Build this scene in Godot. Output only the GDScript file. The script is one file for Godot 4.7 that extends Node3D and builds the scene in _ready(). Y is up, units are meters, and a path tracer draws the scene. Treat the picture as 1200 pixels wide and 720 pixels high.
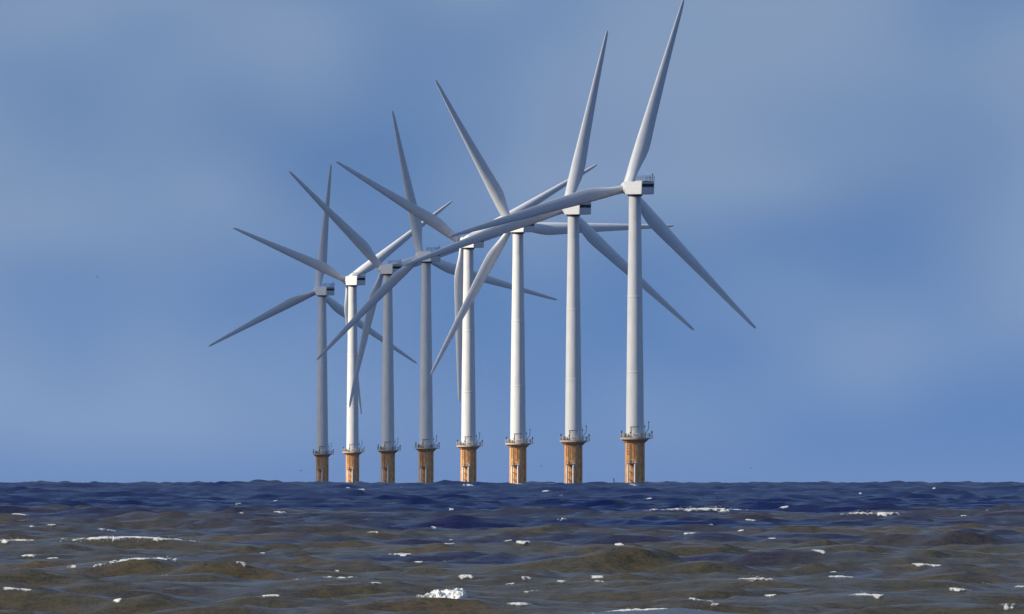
extends Node3D
# Offshore wind farm seen from the shore through a very long lens. Metres, y up, camera looks along -z.
# The sea follows the curve of the earth (with refraction), so the turbines stand close to the true horizon.

const LENS := 30900.0            # focal length in pixels of a 1200 x 720 picture
const EYE := 6.0                 # height of the camera above the water
const EARTH := 7.4e6             # effective earth radius
const HUB := 78.6                # hub height above the sea
const REACH := 52.3              # rotor radius
const YAW := 19.5                # all nacelles are turned this far to the left, facing away
const FIRST := 7000.0            # distance of the nearest turbine
const WAVES := 24
const STEP := 537.6              # spacing of the row in depth

var M := {}
var meshes := {}
var rng := RandomNumberGenerator.new()

# ---------------------------------------------------------------- camera, sky, sun

func set_camera() -> void:
	var cam := Camera3D.new()
	cam.name = "camera"
	add_child(cam)
	cam.fov = rad_to_deg(2.0 * atan(360.0 / LENS))
	cam.near = 1.0
	cam.far = 90000.0
	cam.position = Vector3(0, EYE, 0)
	cam.rotation.x = aim()
	cam.current = true

func aim() -> float:
	return 208.7 / LENS - sqrt(2.0 * EYE / EARTH)   # puts the mean horizon 209 pixels below the middle

func set_sky() -> void:
	var env := Environment.new()
	env.background_mode = Environment.BG_SKY
	env.tonemap_mode = Environment.TONE_MAPPER_LINEAR
	env.tonemap_exposure = 1.1
	env.sdfgi_enabled = true
	env.ssao_enabled = true
	env.ssil_enabled = true
	env.volumetric_fog_enabled = true
	env.volumetric_fog_density = 0.0
	env.fog_enabled = true
	env.fog_density = 0.000003
	env.fog_light_color = Color(0.72, 0.82, 1.0)
	var sky := Sky.new()
	var pano := PanoramaSkyMaterial.new()
	pano.panorama = ImageTexture.create_from_image(sky_image(4096, 2048))
	pano.energy_multiplier = 1.0
	sky.sky_material = pano
	env.sky = sky
	env.background_energy_multiplier = 0.91
	var we := WorldEnvironment.new()
	we.name = "environment"
	we.environment = env
	add_child(we)

func sky_image(w: int, h: int) -> Image:
	# hazy blue air under a thin, uneven veil of high cloud, the same all round
	var n := FastNoiseLite.new()
	n.seed = 41
	n.noise_type = FastNoiseLite.TYPE_SIMPLEX_SMOOTH
	n.frequency = 0.17
	n.fractal_type = FastNoiseLite.FRACTAL_FBM
	n.fractal_octaves = 4
	n.fractal_gain = 0.68
	var big := FastNoiseLite.new()
	big.seed = 7
	big.frequency = 0.075
	big.fractal_octaves = 3
	var half := h / 2
	var fine: PackedByteArray = wide(n.get_seamless_image(w / 2, half, false, false, 0.05), w, half)
	var coarse: PackedByteArray = wide(big.get_seamless_image(w / 2, half, false, false, 0.05), w, half)
	var low := Color8(107, 142, 193)
	var mid := Color8(107, 138, 183)
	var up := Color8(98, 128, 176)
	var out := PackedByteArray()
	out.resize(w * h * 4)
	out.fill(255)
	var i := 0
	for r in half:
		var e := 90.0 * (1.0 - (r + 0.5) / half)       # elevation in degrees
		var c := low.lerp(mid, smoothstep(0.05, 0.75, e)).lerp(up, smoothstep(1.0, 35.0, e))
		var br := c.r * 255.0
		var bg := c.g * 255.0
		var bb := c.b * 255.0
		for k in w:
			var v := clampf((fine[i] * 0.58 + coarse[i] * 0.42 - 98.0) / 62.0, 0.0, 1.0)
			var o := i * 4
			out[o] = int(br * 0.895 + v * 36.0)
			out[o + 1] = int(bg * 0.94 + v * 25.0)
			out[o + 2] = int(bb * 0.97 + v * 10.0)
			i += 1
	var below := PackedByteArray([107, 142, 193, 255])
	var rows := PackedByteArray()
	for k in w:
		rows.append_array(below)
	var all := PackedByteArray()
	all.append_array(out.slice(0, w * half * 4))
	for r in h - half:
		all.append_array(rows)
	return Image.create_from_data(w, h, false, Image.FORMAT_RGBA8, all)

func wide(im: Image, w: int, h: int) -> PackedByteArray:
	im.resize(w, h, Image.INTERPOLATE_CUBIC)      # drawn out along the horizon
	return im.get_data()

func to_sun() -> Vector3:
	var a := deg_to_rad(18.0)
	var e := deg_to_rad(29.0)
	return Vector3(-cos(a) * cos(e), sin(e), sin(a) * cos(e))

func set_sun() -> void:
	var sun := DirectionalLight3D.new()
	sun.name = "sun"
	add_child(sun)
	sun.look_at_from_position(to_sun() * 100.0, Vector3.ZERO)
	sun.light_energy = 1.6
	sun.light_color = Color(1.0, 0.955, 0.88)
	sun.light_angular_distance = 0.5
	sun.shadow_enabled = true

func sea_drop(d: float) -> float:
	return -d * d / (2.0 * EARTH)

# ---------------------------------------------------------------- materials

func noise_tex(seed_: int, freq: float, stops: Array, size := 512, octaves := 4) -> NoiseTexture2D:
	var n := FastNoiseLite.new()
	n.seed = seed_
	n.frequency = freq
	n.fractal_octaves = octaves
	var t := NoiseTexture2D.new()
	t.width = size
	t.height = size
	t.seamless = true
	t.noise = n
	var g := Gradient.new()
	g.offsets = PackedFloat32Array(stops.map(func(s): return s[0]))
	g.colors = PackedColorArray(stops.map(func(s): return s[1]))
	t.color_ramp = g
	return t

func mat(called: String, c: Color, rough: float, metal := 0.0) -> StandardMaterial3D:
	var m := StandardMaterial3D.new()
	m.resource_name = called
	m.albedo_color = c
	m.roughness = rough
	m.metallic = metal
	M[called] = m
	return m

func grained(m: StandardMaterial3D, t: Texture2D, scale: Vector3) -> void:
	m.albedo_texture = t
	m.uv1_triplanar = true
	m.uv1_scale = scale

func set_materials() -> void:
	var w := mat("white_paint", Color(0.93, 0.93, 0.92), 0.42)
	grained(w, noise_tex(3, 0.012, [[0.0, Color(0.90, 0.90, 0.89)], [0.5, Color(0.97, 0.97, 0.965)], [1.0, Color(1, 1, 1)]], 512, 5), Vector3(0.11, 0.02, 0.11))
	var b := mat("blade_gelcoat", Color(0.90, 0.91, 0.915), 0.38)
	grained(b, noise_tex(5, 0.014, [[0.0, Color(0.93, 0.93, 0.93)], [0.6, Color(1, 1, 1)], [1.0, Color(0.97, 0.97, 0.96)]], 512, 4), Vector3(0.2, 0.03, 0.2))
	w = mat("nacelle_shell", Color(0.92, 0.92, 0.915), 0.45)
	grained(w, noise_tex(9, 0.02, [[0.0, Color(0.93, 0.93, 0.92)], [1.0, Color(1, 1, 1)]], 256, 4), Vector3(0.2, 0.2, 0.2))
	mat("dark_stripe", Color(0.02, 0.03, 0.09), 0.5)
	mat("galvanised", Color(0.50, 0.52, 0.54), 0.5, 0.35)
	mat("dark_steel", Color(0.16, 0.19, 0.24), 0.55, 0.2)
	var o := mat("orange_paint", Color(1, 1, 1), 0.5)
	grained(o, noise_tex(12, 0.018, [[0.0, Color(0.74, 0.48, 0.28)], [0.26, Color(0.85, 0.58, 0.34)], [0.42, Color(0.92, 0.66, 0.40)], [0.62, Color(0.95, 0.72, 0.45)], [1.0, Color(0.96, 0.78, 0.54)]], 512, 4), Vector3(0.08, 0.045, 0.08))
	var g := mat("platform_paint", Color(1, 1, 1), 0.6)
	grained(g, noise_tex(15, 0.02, [[0.0, Color(0.60, 0.52, 0.42)], [0.5, Color(0.78, 0.70, 0.60)], [1.0, Color(0.84, 0.80, 0.74)]], 256, 4), Vector3(0.3, 0.3, 0.3))
	mat("fender_white", Color(0.88, 0.88, 0.84), 0.5)
	mat("gull_grey", Color(0.20, 0.22, 0.25), 0.8)
	mat("buoy_black", Color(0.07, 0.08, 0.09), 0.6)
	mat("buoy_float", Color(0.10, 0.11, 0.13), 0.5)
	var f := mat("foam", Color(0.90, 0.91, 0.91), 0.9)
	f.transparency = BaseMaterial3D.TRANSPARENCY_ALPHA
	f.vertex_color_use_as_albedo = true
	grained(f, noise_tex(21, 0.035, [[0.0, Color(0.80, 0.80, 0.77, 0.1)], [0.42, Color(0.92, 0.92, 0.90, 0.75)], [0.6, Color(1, 1, 1, 1)], [1.0, Color(1, 1, 1, 1)]], 256, 4), Vector3(0.9, 0.9, 0.9))
	var s := mat("sea_water", Color(1, 1, 1), 0.22)
	s.vertex_color_use_as_albedo = true
	s.metallic_specular = 0.16
	s.normal_enabled = true
	var rip := FastNoiseLite.new()
	rip.seed = 33
	rip.frequency = 0.014
	rip.fractal_octaves = 5
	rip.fractal_gain = 0.55
	var nt := NoiseTexture2D.new()
	nt.width = 1024
	nt.height = 1024
	nt.seamless = true
	nt.noise = rip
	nt.as_normal_map = true
	nt.bump_strength = 9.5
	s.normal_texture = nt
	s.normal_scale = 1.0
	s.uv1_triplanar = true
	s.uv1_world_triplanar = true
	s.uv1_scale = Vector3(0.035, 0.12, 0.15)

# ---------------------------------------------------------------- mesh helpers

func st() -> SurfaceTool:
	var s := SurfaceTool.new()
	s.begin(Mesh.PRIMITIVE_TRIANGLES)
	return s

func quad(s: SurfaceTool, a: Vector3, b: Vector3, c: Vector3, d: Vector3, out: Vector3) -> void:
	# four corners in order round the face; turned so that it faces "out"
	if (c - a).cross(b - a).dot(out) < 0.0:
		var t := b
		b = d
		d = t
	for p in [a, b, c, a, c, d]:
		s.add_vertex(p)

func tri(s: SurfaceTool, a: Vector3, b: Vector3, c: Vector3, out: Vector3) -> void:
	if (c - a).cross(b - a).dot(out) < 0.0:
		var t := b
		b = c
		c = t
	for p in [a, b, c]:
		s.add_vertex(p)

func tube(s: SurfaceTool, a: Vector3, b: Vector3, ra: float, rb: float, sides := 8, caps := true) -> void:
	var ax := (b - a).normalized()
	var u := ax.cross(Vector3.UP if absf(ax.y) < 0.9 else Vector3.RIGHT).normalized()
	var v := ax.cross(u)
	for i in sides:
		var p := TAU * i / sides
		var q := TAU * (i + 1) / sides
		var d0 := u * cos(p) + v * sin(p)
		var d1 := u * cos(q) + v * sin(q)
		s.set_smooth_group(0)
		quad(s, a + d0 * ra, a + d1 * ra, b + d1 * rb, b + d0 * rb, d0 + d1)
		if caps:
			s.set_smooth_group(-1)
			tri(s, a, a + d0 * ra, a + d1 * ra, -ax)
			tri(s, b, b + d0 * rb, b + d1 * rb, ax)

func path(s: SurfaceTool, pts: Array, r: float, sides := 6) -> void:
	for i in pts.size() - 1:
		tube(s, pts[i], pts[i + 1], r, r, sides)

func box(s: SurfaceTool, lo: Vector3, hi: Vector3) -> void:
	s.set_smooth_group(-1)
	var p := []
	for i in 8:
		p.append(Vector3(hi.x if i & 1 else lo.x, hi.y if i & 2 else lo.y, hi.z if i & 4 else lo.z))
	for f in [[0, 1, 3, 2, Vector3(0, 0, -1)], [4, 5, 7, 6, Vector3(0, 0, 1)], [0, 1, 5, 4, Vector3(0, -1, 0)], [2, 3, 7, 6, Vector3(0, 1, 0)], [0, 2, 6, 4, Vector3(-1, 0, 0)], [1, 3, 7, 5, Vector3(1, 0, 0)]]:
		quad(s, p[f[0]], p[f[1]], p[f[2]], p[f[3]], f[4])

func lathe(s: SurfaceTool, prof: Array, sides: int) -> void:
	# prof: [radius, y] from top to bottom; each span smooth round the axis, sharp between spans
	for k in prof.size() - 1:
		s.set_smooth_group(k)
		for i in sides:
			var p := TAU * i / sides
			var q := TAU * (i + 1) / sides
			var d0 := Vector3(cos(p), 0, sin(p))
			var d1 := Vector3(cos(q), 0, sin(q))
			var ra: float = prof[k][0]
			var rb: float = prof[k + 1][0]
			var ya: float = prof[k][1]
			var yb: float = prof[k + 1][1]
			var out := (d0 + d1) * (ya - yb) + Vector3(0, 2.0 * (rb - ra), 0)
			var up := Vector3.UP
			if ra < 0.001:
				tri(s, up * ya, d0 * rb + up * yb, d1 * rb + up * yb, out)
			elif rb < 0.001:
				tri(s, d0 * ra + up * ya, d1 * ra + up * ya, up * yb, out)
			else:
				quad(s, d0 * ra + up * ya, d1 * ra + up * ya, d1 * rb + up * yb, d0 * rb + up * yb, out)

func done(s: SurfaceTool) -> ArrayMesh:
	s.generate_normals()
	s.index()
	return s.commit()

func part(parent: Node3D, called: String, m: Mesh, material: Material) -> MeshInstance3D:
	var o := MeshInstance3D.new()
	o.name = called
	o.mesh = m
	o.set_surface_override_material(0, material)
	parent.add_child(o, true)
	return o

# ---------------------------------------------------------------- the sea

var wk := PackedFloat32Array()
var wx := PackedFloat32Array()
var wz := PackedFloat32Array()
var wa := PackedFloat32Array()
var wp := PackedFloat32Array()
var chop := FastNoiseLite.new()
var group := FastNoiseLite.new()
var humps := []                  # [x, distance, half width, half depth, height] of the large breakers

func set_waves() -> void:
	rng.seed = 5
	var n := WAVES
	var sum := 0.0
	for i in n:
		var lam := 2.1 * pow(21.0 / 2.1, i / float(n - 1)) * rng.randf_range(0.94, 1.06)
		var th := deg_to_rad(8.0 + rng.randf_range(-1.0, 1.0) * (46.0 - 20.0 * i / n))
		var a := pow(lam, 0.85) * rng.randf_range(0.75, 1.2)
		wk.append(TAU / lam)
		wx.append(TAU / lam * sin(th))
		wz.append(TAU / lam * cos(th))
		wa.append(a)
		wp.append(rng.randf() * TAU)
		sum += a * a * 0.5
	var f := 0.222 / sqrt(sum)
	for i in n:
		wa[i] *= f
	chop.seed = 17
	chop.frequency = 0.3
	chop.fractal_octaves = 2
	chop.fractal_type = FastNoiseLite.FRACTAL_RIDGED
	group.seed = 23
	group.frequency = 0.011
	group.fractal_octaves = 2

func swell(x: float, d: float) -> float:
	# height of the water above the mean level at x, d metres out
	var h := 0.0
	for i in WAVES:
		h += wa[i] * sin(wx[i] * x - wz[i] * d + wp[i])
	h *= 1.0 + 0.35 * group.get_noise_2d(x, d)
	h = h * (1.0 + 0.9 * maxf(h, -0.3))
	h += 0.12 * chop.get_noise_2d(x * 0.6, d)
	for b in humps:
		var dz: float = (d - b[1]) / b[3]
		if dz > -3.0 and dz < 3.0:
			var dx: float = (x - b[0]) / b[2]
			if dx > -2.6 and dx < 2.6:
				# steep towards the shore, long back
				var s := dz * (2.6 if dz < 0.0 else 0.8)
				h = lerpf(h, b[4] + 0.35 * h, exp(-s * s) * exp(-dx * dx * 0.8))
	return h

func from_pixel(px: float, py: float, height := 0.0) -> Vector2:
	# where a point of that height above the water must be to show at this pixel: (x, distance)
	var alpha := (py - 360.0) / LENS - aim()
	var d := EYE / alpha
	for i in 30:
		d = (EYE - height) / maxf(alpha - d / (2.0 * EARTH), 1e-5)
		d = minf(d, 9000.0)
	return Vector2((px - 600.0) / LENS * d, d)

func pixel_y(d: float, height: float) -> float:
	return 360.0 + LENS * (aim() + (EYE - height) / d + d / (2.0 * EARTH))

func build_sea() -> void:
	var ds := PackedFloat32Array()
	var d := 25.0
	while d < 880.0:
		ds.append(d)
		d *= 1.05
	d = 880.0
	while d < 40000.0:
		ds.append(d)
		d += d * (0.0006 if d < 3600.0 else 0.00105 if d < 9700.0 else 0.03)
	var ts := PackedFloat32Array()
	var fine := 400
	var edge := 0.0213
	var t := 0.004
	var outer := []
	while edge + t < 1.8:
		outer.append(edge + t)
		t *= 1.75
	for i in outer.size():
		ts.append(-outer[outer.size() - 1 - i])
	for i in fine + 1:
		ts.append(lerpf(-edge, edge, i / float(fine)))
	for v in outer:
		ts.append(v)
	var nr := ds.size()
	var nc := ts.size()
	var pos := PackedVector3Array()
	var nor := PackedVector3Array()
	var col := PackedColorArray()
	pos.resize(nr * nc)
	nor.resize(nr * nc)
	col.resize(nr * nc)
	var silt := FastNoiseLite.new()
	silt.seed = 91
	silt.frequency = 0.004
	silt.fractal_octaves = 4
	var sand := FastNoiseLite.new()
	sand.seed = 55
	sand.frequency = 0.05
	sand.fractal_octaves = 2
	var muddy := Color(0.061, 0.053, 0.034)
	var ochre := Color(0.090, 0.065, 0.029)
	var navy := Color(0.0015, 0.007, 0.058)
	var k := 0
	for r in nr:
		d = ds[r]
		for c in nc:
			var x := ts[c] * d
			var h := swell(x, d)
			if absf(ts[c]) > 0.03:
				h *= 0.5
			pos[k] = Vector3(x, h - (d * d + x * x) / (2.0 * EARTH), -d)
			# silty water over the banks near the shore and far out, clear deep water between: two kinds of water with ragged borders
			var n := silt.get_noise_2d(x * 2.2, d * 0.55)
			var m := smoothstep(2900.0, 1750.0, d + n * 1000.0) * (1.0 - 0.6 * smoothstep(0.15, 0.5, silt.get_noise_2d(x * 2.2 + 900.0, d * 0.9)))
			m = maxf(m, 0.35 * smoothstep(6800.0, 7800.0, d + n * 1500.0))
			var q := smoothstep(0.16, 0.5, sand.get_noise_2d(x, d * 0.28)) * m * 0.5
			col[k] = navy.lerp(muddy, m).lerp(ochre, q)
			k += 1
	for r in nr:
		var ra := maxi(r - 1, 0)
		var rb := mini(r + 1, nr - 1)
		for c in nc:
			var a := pos[r * nc + maxi(c - 1, 0)]
			var b := pos[r * nc + mini(c + 1, nc - 1)]
			var e := pos[ra * nc + c]
			var f := pos[rb * nc + c]
			nor[r * nc + c] = (b - a).cross(f - e).normalized()
	var idx := PackedInt32Array()
	idx.resize((nr - 1) * (nc - 1) * 6)
	k = 0
	for r in nr - 1:
		for c in nc - 1:
			var a := r * nc + c
			idx[k] = a
			idx[k + 1] = a + nc
			idx[k + 2] = a + nc + 1
			idx[k + 3] = a
			idx[k + 4] = a + nc + 1
			idx[k + 5] = a + 1
			k += 6
	if nor[nc * 5 + 5].y < 0.0:
		for i in nor.size():
			nor[i] = -nor[i]
	var arr := []
	arr.resize(Mesh.ARRAY_MAX)
	arr[Mesh.ARRAY_VERTEX] = pos
	arr[Mesh.ARRAY_NORMAL] = nor
	arr[Mesh.ARRAY_COLOR] = col
	arr[Mesh.ARRAY_INDEX] = idx
	var am := ArrayMesh.new()
	am.add_surface_from_arrays(Mesh.PRIMITIVE_TRIANGLES, arr)
	var o := part(self, "sea", am, M.sea_water)
	o.set_meta("kind", "structure")
	o.set_meta("label", "choppy open sea, silty brown near the shore and deep blue farther out")
	print("sea rows ", nr, " columns ", nc, " triangles ", idx.size() / 3)

# ---------------------------------------------------------------- foam

var froth := FastNoiseLite.new()
var lace := PackedColorArray()     # how thick the foam lies, as the alpha of each vertex

func crest_near(px: float, py: float) -> Vector2:
	# the visible wave crest nearest to this pixel: (x, distance)
	var best := Vector2.ZERO
	var gap := 1e9
	var top := 1e9
	var t := (px - 600.0) / LENS
	var mid := from_pixel(px, py, 0.5).y
	var d := maxf(mid * 0.72, 890.0)
	var h0 := swell(t * d, d)
	var h1 := h0
	while d < mid * 1.4:
		var nd := d + maxf(0.5, d * 0.0004)
		var h2 := swell(t * nd, nd)
		var y := pixel_y(d, h1)
		if y < top:
			top = y
			if h1 >= h0 and h1 >= h2 and h1 > 0.15:
				var g := absf(y - py)
				if g < gap:
					gap = g
					best = Vector2(t * d, d)
		h0 = h1
		h1 = h2
		d = nd
	return best if gap < 1e8 else from_pixel(px, py, 0.5)

func foam_patch(pos: PackedVector3Array, nor: PackedVector3Array, idx: PackedInt32Array, at: Vector2, half: float, front: float, thick: float, slant: float, nu: int, nv: int, lumps: float, tear := 0.26) -> void:
	# a ragged roll of foam lying over the crest and spilling down the side that faces the shore
	var first := pos.size()
	var back := front * 0.35
	var last := 0.0
	for i in nu + 1:
		var u := lerpf(-1.0, 1.0, i / float(nu))
		# follow the crest: highest water near the crest line
		var x := at.x + u * half
		var dc := at.y + slant * u * half
		var hi := -1e9
		var dd := dc
		for s in range(-3, 4):
			var hh := swell(x, dc + s * front * 0.3)
			if hh > hi:
				hi = hh
				dd = dc + s * front * 0.3
		if i > 0:
			dd = lerpf(last, dd, 0.25)
		last = dd
		var w := pow(maxf(1.0 - u * u, 0.0), 1.1) * (0.75 + 0.6 * froth.get_noise_2d(x * 1.3, 31.0))
		for j in nv + 1:
			var v := j / float(nv)
			var z := lerpf(dd + back, dd - front, v)
			# torn: noise opens holes and frays the edges
			var n1 := froth.get_noise_2d(x * lumps, z * lumps * 0.6)
			var n2 := froth.get_noise_2d(x * lumps * 2.9 + 50.0, z * lumps * 1.9)
			var cover := w * sin(PI * pow(v, 0.75)) + 0.75 * n1 + 0.5 * n2 - tear - 0.8 * pow(absf(u), 3.0) - 0.7 * pow(2.0 * v - 1.0, 6.0)
			var up := thick * clampf(cover, 0.0, 1.0) if cover > 0.0 else maxf(cover, -0.3) * 0.5
			pos.append(Vector3(x, swell(x, z) + sea_drop(z) + up + 0.02, -z))
			nor.append(Vector3.UP)
			lace.append(Color(1, 1, 1, smoothstep(-0.02, 0.38, cover)))
	for i in nu:
		for j in nv:
			var a := first + i * (nv + 1) + j
			var b := a + nv + 1
			for q in [a, b, b + 1, a, b + 1, a + 1]:
				idx.append(q)
	for i in nu + 1:
		for j in nv + 1:
			var a := pos[first + maxi(i - 1, 0) * (nv + 1) + j]
			var b := pos[first + mini(i + 1, nu) * (nv + 1) + j]
			var c := pos[first + i * (nv + 1) + maxi(j - 1, 0)]
			var e := pos[first + i * (nv + 1) + mini(j + 1, nv)]
			var n := (b - a).cross(e - c).normalized()
			nor[first + i * (nv + 1) + j] = n if n.y > 0.0 else -n

func blobs(pos: PackedVector3Array, nor: PackedVector3Array, idx: PackedInt32Array, at: Vector2, half: float, front: float, thick: float, slant: float, count: int, size: float) -> void:
	# clots of froth and flung drops along the crest
	for k in count:
		var u := rng.randfn(0.0, 0.42)
		if absf(u) > 1.15:
			continue
		var x := at.x + u * half
		var z := at.y + slant * u * half + rng.randf_range(-front, front * 0.3) * (1.1 - absf(u) * 0.7)
		var up := thick * maxf(0.0, 1.0 - u * u) * rng.randf_range(-0.3, 0.75)
		if rng.randf() < 0.08:
			up += thick * rng.randf_range(0.2, 0.7)
		var r := size * rng.randf_range(0.35, 1.0)
		var c := Vector3(x, swell(x, z) + sea_drop(z) + up, -z)
		var first := pos.size()
		for v in [Vector3.UP, Vector3.DOWN, Vector3.LEFT, Vector3.RIGHT, Vector3.FORWARD, Vector3.BACK]:
			var j := Vector3(rng.randf_range(0.7, 1.9), rng.randf_range(0.5, 1.1), rng.randf_range(0.7, 1.5))
			pos.append(c + v * j * r)
			nor.append(v)
			lace.append(Color(1, 1, 1, 0.8))
		for q in [0, 4, 3, 0, 2, 4, 0, 5, 2, 0, 3, 5, 1, 3, 4, 1, 4, 2, 1, 2, 5, 1, 5, 3]:
			idx.append(first + q)

func foam_mesh(pos: PackedVector3Array, nor: PackedVector3Array, idx: PackedInt32Array, centre: Vector3) -> ArrayMesh:
	for i in pos.size():
		pos[i] -= centre
	var arr := []
	arr.resize(Mesh.ARRAY_MAX)
	arr[Mesh.ARRAY_VERTEX] = pos
	arr[Mesh.ARRAY_NORMAL] = nor
	arr[Mesh.ARRAY_COLOR] = lace
	arr[Mesh.ARRAY_INDEX] = idx
	var am := ArrayMesh.new()
	am.add_surface_from_arrays(Mesh.PRIMITIVE_TRIANGLES, arr)
	lace = PackedColorArray()
	return am

# pixel x, pixel y, width in pixels, height in pixels, how far the wave is raised, label
var breakers := [
	[150, 634, 170, 5, 0.95, "long thin breaking crest on the left, widest foam line in the sea"],
	[168, 657, 100, 5, 0.85, "foam crest just below and right of the long crest on the left"],
	[14, 636, 60, 6, 0.9, "foam crest cut by the left edge of the picture"],
	[820, 596, 135, 7, 0.95, "ragged foam line in the blue water right of the turbines"],
	[1024, 603, 74, 5, 0.95, "small breaker in the blue water far right"],
	[522, 700, 66, 19, 0.85, "bright thick splash of foam near the bottom, below the tallest crossing blades"],
	[760, 716, 150, 6, 0.75, "long foam crest along the bottom edge under the nearest turbine"],
	[886, 679, 46, 8, 0.9, "short foam clump right of centre in the brown water"],
	[985, 679, 34, 6, 0.8, "flat foam patch in the brown water on the right"],
	[352, 680, 38, 6, 0.85, "small foam clump left of centre in the brown water"],
	[1015, 703, 44, 6, 0.75, "low foam streak near the bottom right corner"],
	[470, 650, 30, 4, 0.75, "small foam tip below the turbines in grey water"],
]
var caps := []

func set_breakers() -> void:
	for b in breakers:
		var p := from_pixel(b[0], b[1], b[4])
		caps.append(p)
		var m: float = p.y / LENS
		humps.append([p.x, p.y, maxf(b[2] * m * 1.1, 5.0), 5.5, b[4]])

func build_foam() -> void:
	froth.seed = 71
	froth.frequency = 0.55
	froth.fractal_octaves = 3
	for i in breakers.size():
		var b: Array = breakers[i]
		var p: Vector2 = caps[i]
		var m := p.y / LENS
		var pos := PackedVector3Array()
		var nor := PackedVector3Array()
		var idx := PackedInt32Array()
		var tall: float = b[3] * m
		foam_patch(pos, nor, idx, p, b[2] * m * 0.62, 0.8 + tall * (2.6 if b[3] > 14 else 1.5), 0.02 + tall * (0.4 if b[3] > 14 else 0.13), 0.1, clampi(int(b[2] * 1.3), 50, 190), 26, 2.2, 0.0 if b[3] > 14 else 0.22)
		blobs(pos, nor, idx, p, b[2] * m * 0.5, 0.6 + tall * 0.6, 0.08 + tall * 0.5, 0.1, int(b[2] * 0.5 + b[3] * 2.0), 0.6 * m)
		var c := Vector3(p.x, sea_drop(p.y), -p.y)
		var o := part(self, "whitecap", foam_mesh(pos, nor, idx, c), M.foam)
		o.position = c
		o.set_meta("label", b[5])
		o.set_meta("category", "whitecap")
		o.set_meta("group", "foaming wave crests")
	# small flecks nobody could count
	rng.seed = 88
	var pos := PackedVector3Array()
	var nor := PackedVector3Array()
	var idx := PackedInt32Array()
	var spots := [[32, 648, 28], [285, 658, 18], [118, 666, 24], [82, 666, 16], [25, 602, 22], [328, 602, 16], [60, 615, 14], [125, 622, 20], [438, 625, 16], [510, 616, 14], [612, 635, 20], [528, 640, 18], [548, 674, 22], [660, 685, 14], [706, 682, 22], [440, 684, 18], [20, 695, 30], [318, 700, 22], [810, 625, 16], [920, 594, 14], [1130, 605, 8], [1085, 662, 42], [958, 648, 20], [1155, 686, 12], [1125, 697, 26], [1180, 704, 26], [820, 705, 30], [838, 716, 16], [612, 719, 30], [400, 674, 40], [700, 676, 18], [640, 575, 12], [760, 584, 10], [660, 607, 12], [880, 610, 14], [905, 632, 10], [549, 569, 14], [607, 569, 10], [744, 569, 12]]
	for i in 30:
		var y := 569.0 + 150.0 * pow(rng.randf(), 1.3)
		spots.append([rng.randf_range(-20, 1220), y, rng.randf_range(5.0, 9.0 + (y - 560.0) * 0.09)])
	for s in spots:
		var p := crest_near(s[0], s[1])
		var m: float = p.y / LENS
		var w: float = s[2] * m * 0.7
		var slant := rng.randf_range(-0.3, 0.3)
		foam_patch(pos, nor, idx, p, w, 0.35 + w * 0.3, 0.012 + 0.25 * m, slant, clampi(int(s[2] * 1.3), 10, 50), 14, 2.2)
	var o := part(self, "foam_flecks", foam_mesh(pos, nor, idx, Vector3.ZERO), M.foam)
	o.set_meta("kind", "stuff")
	o.set_meta("label", "small white flecks of foam scattered over the wave crests")
	o.set_meta("category", "foam")

# ---------------------------------------------------------------- wind turbines

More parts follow.
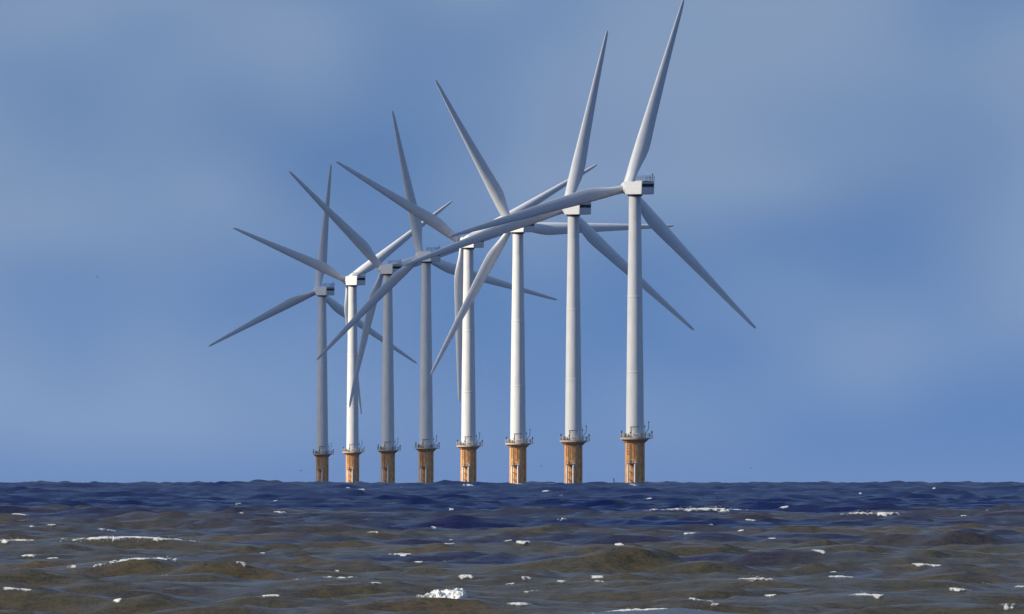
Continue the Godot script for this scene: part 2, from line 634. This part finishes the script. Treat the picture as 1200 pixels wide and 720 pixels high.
func blade_mesh() -> ArrayMesh:
	# along +y from the hub; +x is the clockwise side seen from behind (trailing edge), +z points downwind
	var rs := [1.3, 2.2, 3.4, 5.0, 7.0, 9.0, 11.0, 13.0, 16.0, 20.0, 25.0, 30.0, 35.0, 40.0, 44.0, 47.5, 50.0, 51.4, 52.0, 52.3]
	var ch := [2.35, 2.35, 2.4, 2.7, 3.2, 3.65, 3.92, 3.92, 3.65, 3.28, 2.9, 2.48, 2.08, 1.7, 1.42, 1.15, 0.93, 0.72, 0.48, 0.12]
	var th := [1.0, 1.0, 0.97, 0.80, 0.58, 0.45, 0.38, 0.34, 0.30, 0.27, 0.24, 0.22, 0.20, 0.19, 0.18, 0.17, 0.16, 0.16, 0.16, 0.2]
	var tw := [13.0, 13.0, 13.0, 13.0, 12.5, 11.5, 10.5, 9.5, 8.0, 6.5, 5.0, 3.7, 2.6, 1.6, 0.9, 0.4, 0.1, 0.0, 0.0, 0.0]
	var n := 20
	var rings := []
	for k in rs.size():
		var c: float = ch[k]
		var round_ := clampf(1.0 - (rs[k] - 2.2) / 8.0, 0.0, 1.0)
		var a := deg_to_rad(tw[k] + 3.0)
		var bend: float = 1.9 * pow(rs[k] / REACH, 2.0)
		var ring := []
		for i in n:
			var p := TAU * i / n
			# round root
			var cx := -cos(p) * c * 0.5
			var cz: float = sin(p) * c * 0.5 * th[k]
			# wing section: thick nose at -x, sharp tail at +x
			var s := (1.0 - cos(p)) * 0.5
			var yt: float = 5.0 * th[k] * (0.2969 * sqrt(s) - 0.126 * s - 0.3516 * s * s + 0.2843 * s * s * s - 0.1036 * s * s * s * s)
			var camber := 0.035 * 4.0 * s * (1.0 - s)
			var ax := (s - 0.30) * c
			var az := (camber + yt * (1.0 if p < PI else -1.0)) * c
			var x := lerpf(ax, cx, round_)
			var z := lerpf(az, cz, round_)
			ring.append(Vector3(x * cos(a) + z * sin(a), rs[k], z * cos(a) + x * sin(a) * 1.0 + bend))
		rings.append(ring)
	var s := st()
	s.set_smooth_group(0)
	for k in rings.size() - 1:
		var mid := Vector3.ZERO
		for p in rings[k]:
			mid += p / n
		for i in n:
			var j := (i + 1) % n
			var a: Vector3 = rings[k][i]
			var b: Vector3 = rings[k][j]
			quad(s, a, b, rings[k + 1][j], rings[k + 1][i], (a + b) * 0.5 - mid)
	s.set_smooth_group(-1)
	var e := Vector3.ZERO
	for p in rings[-1]:
		e += p / n
	for i in n:
		tri(s, e, rings[-1][i], rings[-1][(i + 1) % n], Vector3.UP)
	return done(s)

func nacelle_mesh() -> ArrayMesh:
	# axis along z: rear at +z (towards the camera side), front at -z; origin on the tower axis at hub height
	var s := st()
	var w := 1.87
	var sec := []
	# outline of the side: rear and front faces lean in towards the bottom
	var zs := [9.3, 9.3 - 0.14, 8.75]
	var prof := [Vector2(-1.72, 8.82), Vector2(-1.58, 8.95), Vector2(1.52, 9.26), Vector2(1.70, 9.08), Vector2(1.74, -2.7), Vector2(1.45, -3.0), Vector2(-1.45, -2.55), Vector2(-1.72, -2.3)]
	var inset := 0.16
	var mid := Vector2(0.0, 3.2)
	var rings := []
	for q in [[-w, 0.93], [-w + inset, 1.0], [w - inset, 1.0], [w, 0.93]]:
		var ring := []
		for p in prof:
			var f: float = q[1]
			var g := 1.0 - (1.0 - f) * 0.35
			ring.append(Vector3(q[0], mid.x + (p.x - mid.x) * f, mid.y + (p.y - mid.y) * g))
		rings.append(ring)
	s.set_smooth_group(-1)
	var n := prof.size()
	for k in 3:
		for i in n:
			var j := (i + 1) % n
			var a: Vector3 = rings[k][i]
			var b: Vector3 = rings[k][j]
			var out: Vector3 = (a + b + rings[k + 1][i] + rings[k + 1][j]) * 0.25 - Vector3(0, mid.x, mid.y)
			quad(s, a, b, rings[k + 1][j], rings[k + 1][i], out)
	for k in [0, 3]:
		var c := Vector3(-w if k == 0 else w, mid.x, mid.y)
		for i in n:
			tri(s, c, rings[k][i], rings[k][(i + 1) % n], Vector3(c.x, 0, 0))
	return done(s)

func make_meshes() -> void:
	meshes.blade = blade_mesh()
	meshes.nacelle = nacelle_mesh()
	# tower, from the platform to under the nacelle, with its two bolted flanges
	var s := st()
	lathe(s, [[0.0, 76.95], [1.62, 76.95], [1.62, 76.0], [1.66, 70.0], [1.98, 50.0], [2.03, 49.9], [2.03, 49.6], [2.0, 49.5], [2.22, 30.0], [2.27, 29.9], [2.27, 29.6], [2.24, 29.5], [2.38, 13.4], [2.45, 13.3], [2.45, 12.2]], 48)
	meshes.tower = done(s)
	s = st()
	lathe(s, [[1.95, 76.95 - 0.01], [1.95, 76.55], [1.70, 76.4]], 40)
	meshes.yaw_ring = done(s)
	# transition piece
	s = st()
	lathe(s, [[2.55, 12.0], [2.60, 11.6], [2.60, 5.6], [2.64, 5.5], [2.64, 5.2], [2.60, 5.1], [2.60, -6.0]], 48)
	meshes.transition_piece = done(s)
	# flare under the deck
	s = st()
	lathe(s, [[3.55, 11.85], [3.6, 11.8], [2.62, 10.9]], 48)
	meshes.flare = done(s)
	# deck with its toe plate
	s = st()
	lathe(s, [[2.46, 12.16], [3.80, 12.16], [3.80, 12.36], [3.90, 12.36], [3.90, 11.85], [2.7, 11.85]], 48)
	box(s, Vector3(3.2, 11.98, -1.1), Vector3(4.75, 12.15, 1.1))
	meshes.deck = done(s)
	# railing
	s = st()
	var n := 26
	for i in n:
		var a := TAU * i / n
		var b := TAU * (i + 1) / n
		var p := Vector3(cos(a), 0, sin(a)) * 3.86
		var q := Vector3(cos(b), 0, sin(b)) * 3.86
		tube(s, p + Vector3.UP * 12.4, p + Vector3.UP * 13.45, 0.075, 0.075, 6)
		for y in [12.78, 13.12, 13.45]:
			tube(s, p + Vector3.UP * y, q + Vector3.UP * y, 0.04, 0.04, 6)
	for z in [-1.05, 1.05]:
		for x in [4.1, 4.7]:
			tube(s, Vector3(x, 12.1, z), Vector3(x, 13.45, z), 0.05, 0.05, 6)
	for y in [12.78, 13.12, 13.45]:
		path(s, [Vector3(3.75, y, -1.05), Vector3(4.7, y, -1.05), Vector3(4.7, y, 1.05), Vector3(3.75, y, 1.05)], 0.04)
	meshes.railing = done(s)
	# cabinets standing on the deck
	s = st()
	box(s, Vector3(-0.35, 0.0, -0.3), Vector3(0.35, 1.25, 0.3))
	box(s, Vector3(-0.4, 1.25, -0.35), Vector3(0.4, 1.33, 0.35))
	meshes.cabinet = done(s)
	# davit crane: a post with a boom
	s = st()
	tube(s, Vector3(0, 0, 0), Vector3(0, 0.5, 0), 0.2, 0.2, 10)
	tube(s, Vector3(0, 0.5, 0), Vector3(0, 3.0, 0), 0.12, 0.10, 10)
	tube(s, Vector3(-0.25, 2.95, 0), Vector3(2.2, 3.12, 0), 0.10, 0.07, 8)
	tube(s, Vector3(0, 2.1, 0), Vector3(0.9, 2.98, 0), 0.05, 0.05, 6)
	tube(s, Vector3(2.1, 3.1, 0), Vector3(2.1, 2.5, 0), 0.03, 0.03, 6)
	box(s, Vector3(-0.32, 1.3, -0.18), Vector3(0.0, 1.75, 0.18))
	meshes.davit = done(s)
	# curved mast with lantern and aerial
	s = st()
	path(s, [Vector3(0, 0, 0), Vector3(0.1, 1.2, 0), Vector3(0.55, 1.9, 0), Vector3(0.95, 2.4, 0), Vector3(1.05, 3.0, 0), Vector3(1.05, 4.1, 0)], 0.08, 8)
	tube(s, Vector3(1.05, 4.1, 0), Vector3(1.05, 4.45, 0), 0.16, 0.16, 8)
	meshes.curved_mast = done(s)
	s = st()
	tube(s, Vector3(0, 0, 0), Vector3(0, 3.6, 0), 0.06, 0.05, 8)
	box(s, Vector3(-0.15, 2.9, -0.12), Vector3(0.15, 3.35, 0.12))
	tube(s, Vector3(0, 3.6, 0), Vector3(0, 4.9, 0), 0.03, 0.02, 6)
	meshes.aerial = done(s)
	s = st()
	tube(s, Vector3(0, 0, 0), Vector3(0, 1.5, 0), 0.09, 0.09, 8)
	tube(s, Vector3(0, 1.5, 0), Vector3(0, 1.62, 0), 0.26, 0.26, 10)
	tube(s, Vector3(0, 1.62, 0), Vector3(0, 2.05, 0), 0.18, 0.15, 10)
	meshes.lantern = done(s)
	# boat landing: facing +z, its axis on the middle of the transition piece
	s = st()
	for x in [-0.92, 0.92]:
		path(s, [Vector3(x, 5.6, 2.4), Vector3(x, 5.5, 3.3), Vector3(x, 5.1, 3.75), Vector3(x, 4.6, 3.8), Vector3(x, -5.0, 3.8)], 0.27, 12)
		for y in [3.4, 1.2]:
			tube(s, Vector3(x, y, 2.3), Vector3(x, y, 3.8), 0.13, 0.13, 8)
	meshes.fenders = done(s)
	s = st()
	for x in [-0.3, 0.3]:
		tube(s, Vector3(x, -4.0, 3.3), Vector3(x, 6.3, 3.3), 0.06, 0.06, 6)
	for i in 32:
		tube(s, Vector3(-0.3, -3.4 + i * 0.3, 3.3), Vector3(0.3, -3.4 + i * 0.3, 3.3), 0.03, 0.03, 6)
	meshes.low_ladder = done(s)
	s = st()
	box(s, Vector3(-1.35, 5.45, 2.5), Vector3(1.15, 5.6, 4.0))
	for p in [Vector3(-1.3, 5.6, 3.95), Vector3(-1.3, 5.6, 2.7), Vector3(1.1, 5.6, 3.95), Vector3(1.1, 5.6, 2.7), Vector3(-0.45, 5.6, 3.95), Vector3(0.45, 5.6, 3.95)]:
		tube(s, p, p + Vector3.UP * 1.15, 0.05, 0.05, 6)
	for y in [6.2, 6.75]:
		path(s, [Vector3(-0.45, y, 3.95), Vector3(-1.3, y, 3.95), Vector3(-1.3, y, 2.6)], 0.045)
		path(s, [Vector3(0.45, y, 3.95), Vector3(1.1, y, 3.95), Vector3(1.1, y, 2.6)], 0.045)
	meshes.rest_platform = done(s)
	s = st()
	for x in [-1.25, -0.7]:
		tube(s, Vector3(x, 5.6, 2.85), Vector3(x, 12.9, 2.85), 0.06, 0.06, 6)
	for i in 24:
		tube(s, Vector3(-1.25, 5.8 + i * 0.29, 2.85), Vector3(-0.7, 5.8 + i * 0.29, 2.85), 0.03, 0.03, 6)
	for i in 6:      # safety hoops
		var y := 7.9 + i * 0.75
		path(s, [Vector3(-1.25, y, 2.85), Vector3(-1.45, y, 3.25), Vector3(-1.22, y, 3.6), Vector3(-0.73, y, 3.6), Vector3(-0.5, y, 3.25), Vector3(-0.7, y, 2.85)], 0.045)
	for x in [-1.22, -0.73]:
		tube(s, Vector3(x, 7.9, 3.6), Vector3(x, 11.65, 3.6), 0.035, 0.035, 6)
	meshes.high_ladder = done(s)
	# cable tube down the side
	s = st()
	path(s, [Vector3(2.25, 10.8, 1.75), Vector3(2.25, -4.0, 1.75)], 0.16, 8)
	meshes.cable_tube = done(s)
	# hub: rounded spinner, axis along -z
	s = st()
	lathe(s, [[0.0, 2.1], [0.75, 1.95], [1.35, 1.5], [1.75, 0.8], [1.85, 0.0], [1.8, -0.9], [1.65, -1.7], [1.6, -3.0]], 32)
	meshes.hub = done(s)
	# rear stripe panel, hoist deck and railing on the nacelle roof
	s = st()
	box(s, Vector3(-1.66, 0.22, 0.0), Vector3(1.66, 1.08, 0.05))
	meshes.stripe = done(s)
	s = st()
	box(s, Vector3(-1.75, 1.76, 4.6), Vector3(1.75, 1.9, 9.5))
	meshes.hoist_deck = done(s)
	s = st()
	for x in [-1.7, -0.6, 0.55, 1.7]:
		tube(s, Vector3(x, 1.88, 9.42), Vector3(x, 3.15, 9.42), 0.06, 0.06, 6)
	for x in [-1.7, 1.7]:
		for z in [8.2, 7.0, 5.8, 4.7]:
			tube(s, Vector3(x, 1.88, z), Vector3(x, 3.15, z), 0.06, 0.06, 6)
	for y in [2.35, 2.75, 3.15]:
		path(s, [Vector3(-1.7, y, 4.7), Vector3(-1.7, y, 9.42), Vector3(1.7, y, 9.42), Vector3(1.7, y, 4.7)], 0.05)
	meshes.hoist_railing = done(s)
	s = st()
	tube(s, Vector3(0, 0, 0), Vector3(0, 1.5, 0), 0.06, 0.06, 8)
	tube(s, Vector3(0, 1.5, 0), Vector3(0, 1.85, 0), 0.17, 0.14, 10)
	meshes.roof_light = done(s)

func wind_turbine(x: float, d: float, phase: float, label: String) -> void:
	var t := Node3D.new()
	t.name = "wind_turbine"
	add_child(t, true)
	t.position = Vector3(x, sea_drop(d) + 0.65, -d)
	t.set_meta("label", label)
	t.set_meta("category", "wind turbine")
	t.set_meta("group", "row of offshore wind turbines")
	part(t, "tower", meshes.tower, M.white_paint)
	var tp := part(t, "transition_piece", meshes.transition_piece, M.orange_paint)
	tp.set_meta("label", "orange painted foundation tube standing in the sea")
	part(tp, "flare", meshes.flare, M.orange_paint)
	part(tp, "cable_tube", meshes.cable_tube, M.orange_paint)
	var deck := part(t, "platform", meshes.deck, M.platform_paint)
	part(deck, "railing", meshes.railing, M.platform_paint)
	var dv := part(deck, "davit_crane", meshes.davit, M.dark_steel)
	dv.position = Vector3(-1.05, 12.16, 3.0)
	var cm := part(deck, "curved_mast", meshes.curved_mast, M.dark_steel)
	cm.position = Vector3(2.6, 12.16, 1.4)
	var ae := part(deck, "aerial", meshes.aerial, M.dark_steel)
	ae.position = Vector3(2.62, 12.16, -1.2)
	var la := part(deck, "lantern", meshes.lantern, M.dark_steel)
	la.position = Vector3(4.5, 12.1, 0.5)
	la = part(deck, "lantern", meshes.lantern, M.dark_steel)
	la.position = Vector3(-3.55, 12.16, -0.9)
	for p in [Vector3(1.9, 12.17, 2.75), Vector3(-2.55, 12.17, 2.05)]:
		var cb := part(deck, "cabinet", meshes.cabinet, M.galvanised)
		cb.position = p
	var bl := part(t, "boat_landing", meshes.fenders, M.fender_white)
	bl.rotation.y = deg_to_rad(-14.0)
	part(bl, "ladder", meshes.low_ladder, M.dark_steel)
	part(bl, "rest_platform", meshes.rest_platform, M.galvanised)
	part(bl, "caged_ladder", meshes.high_ladder, M.dark_steel)
	var yaw := Basis(Vector3.UP, deg_to_rad(YAW))
	var nac := part(t, "nacelle", meshes.nacelle, M.nacelle_shell)
	nac.transform = Transform3D(yaw * Basis.from_scale(Vector3(1, 1, 1.1)), Vector3(0, HUB, 0))
	part(t, "yaw_ring", meshes.yaw_ring, M.dark_steel)
	var sp := part(nac, "rear_stripe", meshes.stripe, M.dark_stripe)
	sp.transform = Transform3D(Basis(Vector3.RIGHT, deg_to_rad(5.7)), Vector3(0, 0.02, 9.105))
	part(nac, "hoist_deck", meshes.hoist_deck, M.nacelle_shell)
	part(nac, "hoist_railing", meshes.hoist_railing, M.galvanised)
	var rl := part(nac, "warning_light", meshes.roof_light, M.dark_steel)
	rl.position = Vector3(1.35, 1.9, 9.0)
	# rotor: hub centre in front of the nacelle, tilted up a little
	var tilt := Basis(Vector3.RIGHT, deg_to_rad(4.0))
	var axis := yaw * tilt
	var centre := Vector3(0, HUB, 0) + yaw * Vector3(0, 0.15, -6.0)
	var hub := part(t, "hub", meshes.hub, M.nacelle_shell)
	hub.transform = Transform3D(axis * Basis(Vector3.RIGHT, -PI / 2.0), centre)
	for k in 3:
		var bl2 := part(t, "blade", meshes.blade, M.blade_gelcoat)
		bl2.transform = Transform3D(axis * Basis(Vector3.BACK, -deg_to_rad(phase + 120.0 * k)), centre)

func build_turbines() -> void:
	# pixel x of the tower, rotor angle, label; nearest last
	var row := [
		[377.5, 4.2, "farthest wind turbine, leftmost tower, in cloud shade with one blade upright"],
		[413.0, 53.0, "sunlit white wind turbine, second tower from the left"],
		[454.5, -46.5, "shaded wind turbine, third tower from the left, just right of a sunlit one"],
		[499.3, -13.6, "shaded wind turbine, fourth tower from the left, blade pointing nearly straight up"],
		[549.0, 60.3, "sunlit wind turbine, fifth tower from the left, one blade hanging straight down"],
		[607.0, -30.6, "sunlit wind turbine, third tower from the right, one blade level to the right"],
		[672.0, 11.5, "wind turbine second from the right, tower tinged grey by thin cloud"],
		[744.2, 15.4, "nearest and tallest wind turbine, rightmost in the row"],
	]
	for i in 8:
		var d := FIRST + STEP * (7 - i)
		wind_turbine((row[i][0] - 600.0) / LENS * d, d, row[i][1], row[i][2])

# ---------------------------------------------------------------- clouds that shade part of the row

func cloud(d: float, x: float, size: Vector3, density: float, label: String) -> void:
	var c := FogVolume.new()
	c.name = "cloud"
	c.shape = RenderingServer.FOG_VOLUME_SHAPE_ELLIPSOID
	c.size = size
	var m := FogMaterial.new()
	m.density = density
	m.albedo = Color(0.97, 0.97, 0.98)
	c.material = m
	add_child(c, true)
	c.position = Vector3(x, 70.0 + sea_drop(d), -d) + to_sun() * 1750.0
	c.set_meta("label", label)
	c.set_meta("category", "cloud")
	c.set_meta("group", "clouds drifting outside the picture")

func build_clouds() -> void:
	var at := func(i): return FIRST + STEP * (8 - i)
	cloud(at.call(1) + 60.0, -80.0, Vector3(520, 300, 560), 0.0047, "small cloud shading the farthest turbine")
	cloud(at.call(3.5), -38.0, Vector3(520, 300, 1020), 0.0047, "broad cloud shading the third and fourth turbines")
	cloud(at.call(7.6), 26.0, Vector3(500, 300, 1040), 0.0012, "thin cloud veiling the two nearest turbines")

# ---------------------------------------------------------------- small things

func gull(px: float, py: float, d: float, span: float, label: String) -> void:
	var g := Node3D.new()
	g.name = "gull"
	add_child(g, true)
	g.position = Vector3((px - 600.0) / LENS * d, EYE + d * (aim() - (py - 360.0) / LENS), -d)
	g.rotation.y = 0.5
	g.set_meta("label", label)
	g.set_meta("category", "bird")
	g.set_meta("group", "gulls far out over the sea")
	var s := st()
	var prof := [[0.0, 0.30], [0.05, 0.26], [0.075, 0.12], [0.085, -0.02], [0.06, -0.18], [0.03, -0.3], [0.045, -0.36], [0.0, -0.37]]
	lathe(s, prof, 10)
	var b := part(g, "body", done(s), M.gull_grey)
	b.rotation.x = -PI / 2.0
	for side in [-1.0, 1.0]:
		s = st()
		var tip := Vector3(side * span * 0.5, 0.02, 0.16)
		var knee := Vector3(side * span * 0.25, 0.14, -0.08)
		for q in [[Vector3(0, 0.03, 0), knee, 0.13, 0.11], [knee, tip, 0.11, 0.02]]:
			var a: Vector3 = q[0]
			var e: Vector3 = q[1]
			for y in [0.012, -0.012]:
				quad(s, a + Vector3(0, y, -q[2]), a + Vector3(0, y, q[2]), e + Vector3(0, y, q[3]), e + Vector3(0, y, -q[3]), Vector3(0, y, 0))
			quad(s, a + Vector3(0, 0.012, -q[2]), a + Vector3(0, -0.012, -q[2]), e + Vector3(0, -0.012, -q[3]), e + Vector3(0, 0.012, -q[3]), Vector3(0, 0, -1))
			quad(s, a + Vector3(0, 0.012, q[2]), a + Vector3(0, -0.012, q[2]), e + Vector3(0, -0.012, q[3]), e + Vector3(0, 0.012, q[3]), Vector3(0, 0, 1))
		part(g, "wing", done(s), M.gull_grey)

func buoy() -> void:
	var d := 6700.0
	var t := Node3D.new()
	t.name = "marker_buoy"
	add_child(t)
	t.position = Vector3((719.3 - 600.0) / LENS * d, sea_drop(d) - 0.35, -d)
	t.set_meta("label", "tiny dark marker buoy on the horizon left of the nearest turbine")
	t.set_meta("category", "buoy")
	var s := st()
	lathe(s, [[0.0, 0.95], [0.55, 0.9], [0.85, 0.6], [0.9, -0.5], [0.4, -0.9], [0.0, -0.9]], 20)
	part(t, "float", done(s), M.buoy_float)
	s = st()
	for i in 3:
		var a := TAU * i / 3.0
		tube(s, Vector3(cos(a) * 0.45, 0.9, sin(a) * 0.45), Vector3(cos(a) * 0.12, 1.9, sin(a) * 0.12), 0.06, 0.05, 6)
	tube(s, Vector3(0, 1.8, 0), Vector3(0, 2.3, 0), 0.13, 0.11, 8)
	part(t, "mast", done(s), M.buoy_black)
	s = st()
	tube(s, Vector3(0, 2.3, 0), Vector3(0, 2.55, 0), 0.16, 0.13, 10)
	part(t, "lantern", done(s), M.buoy_black)

func _ready() -> void:
	set_camera()
	set_sky()
	set_sun()
	set_materials()
	build_clouds()
	set_waves()
	set_breakers()
	build_sea()
	make_meshes()
	build_turbines()
	build_foam()
	buoy()
	gull(113.7, 324.6, 7600.0, 1.0, "tiny gull high over the sea at far left")
	gull(352.0, 552.0, 7600.0, 1.0, "tiny gull low over the horizon left of the leftmost tower")
	gull(634.0, 546.5, 8000.0, 0.8, "tiny gull low over the horizon between two turbines")
	gull(880.5, 548.6, 8200.0, 0.7, "tiny gull low over the horizon right of the nearest turbine")
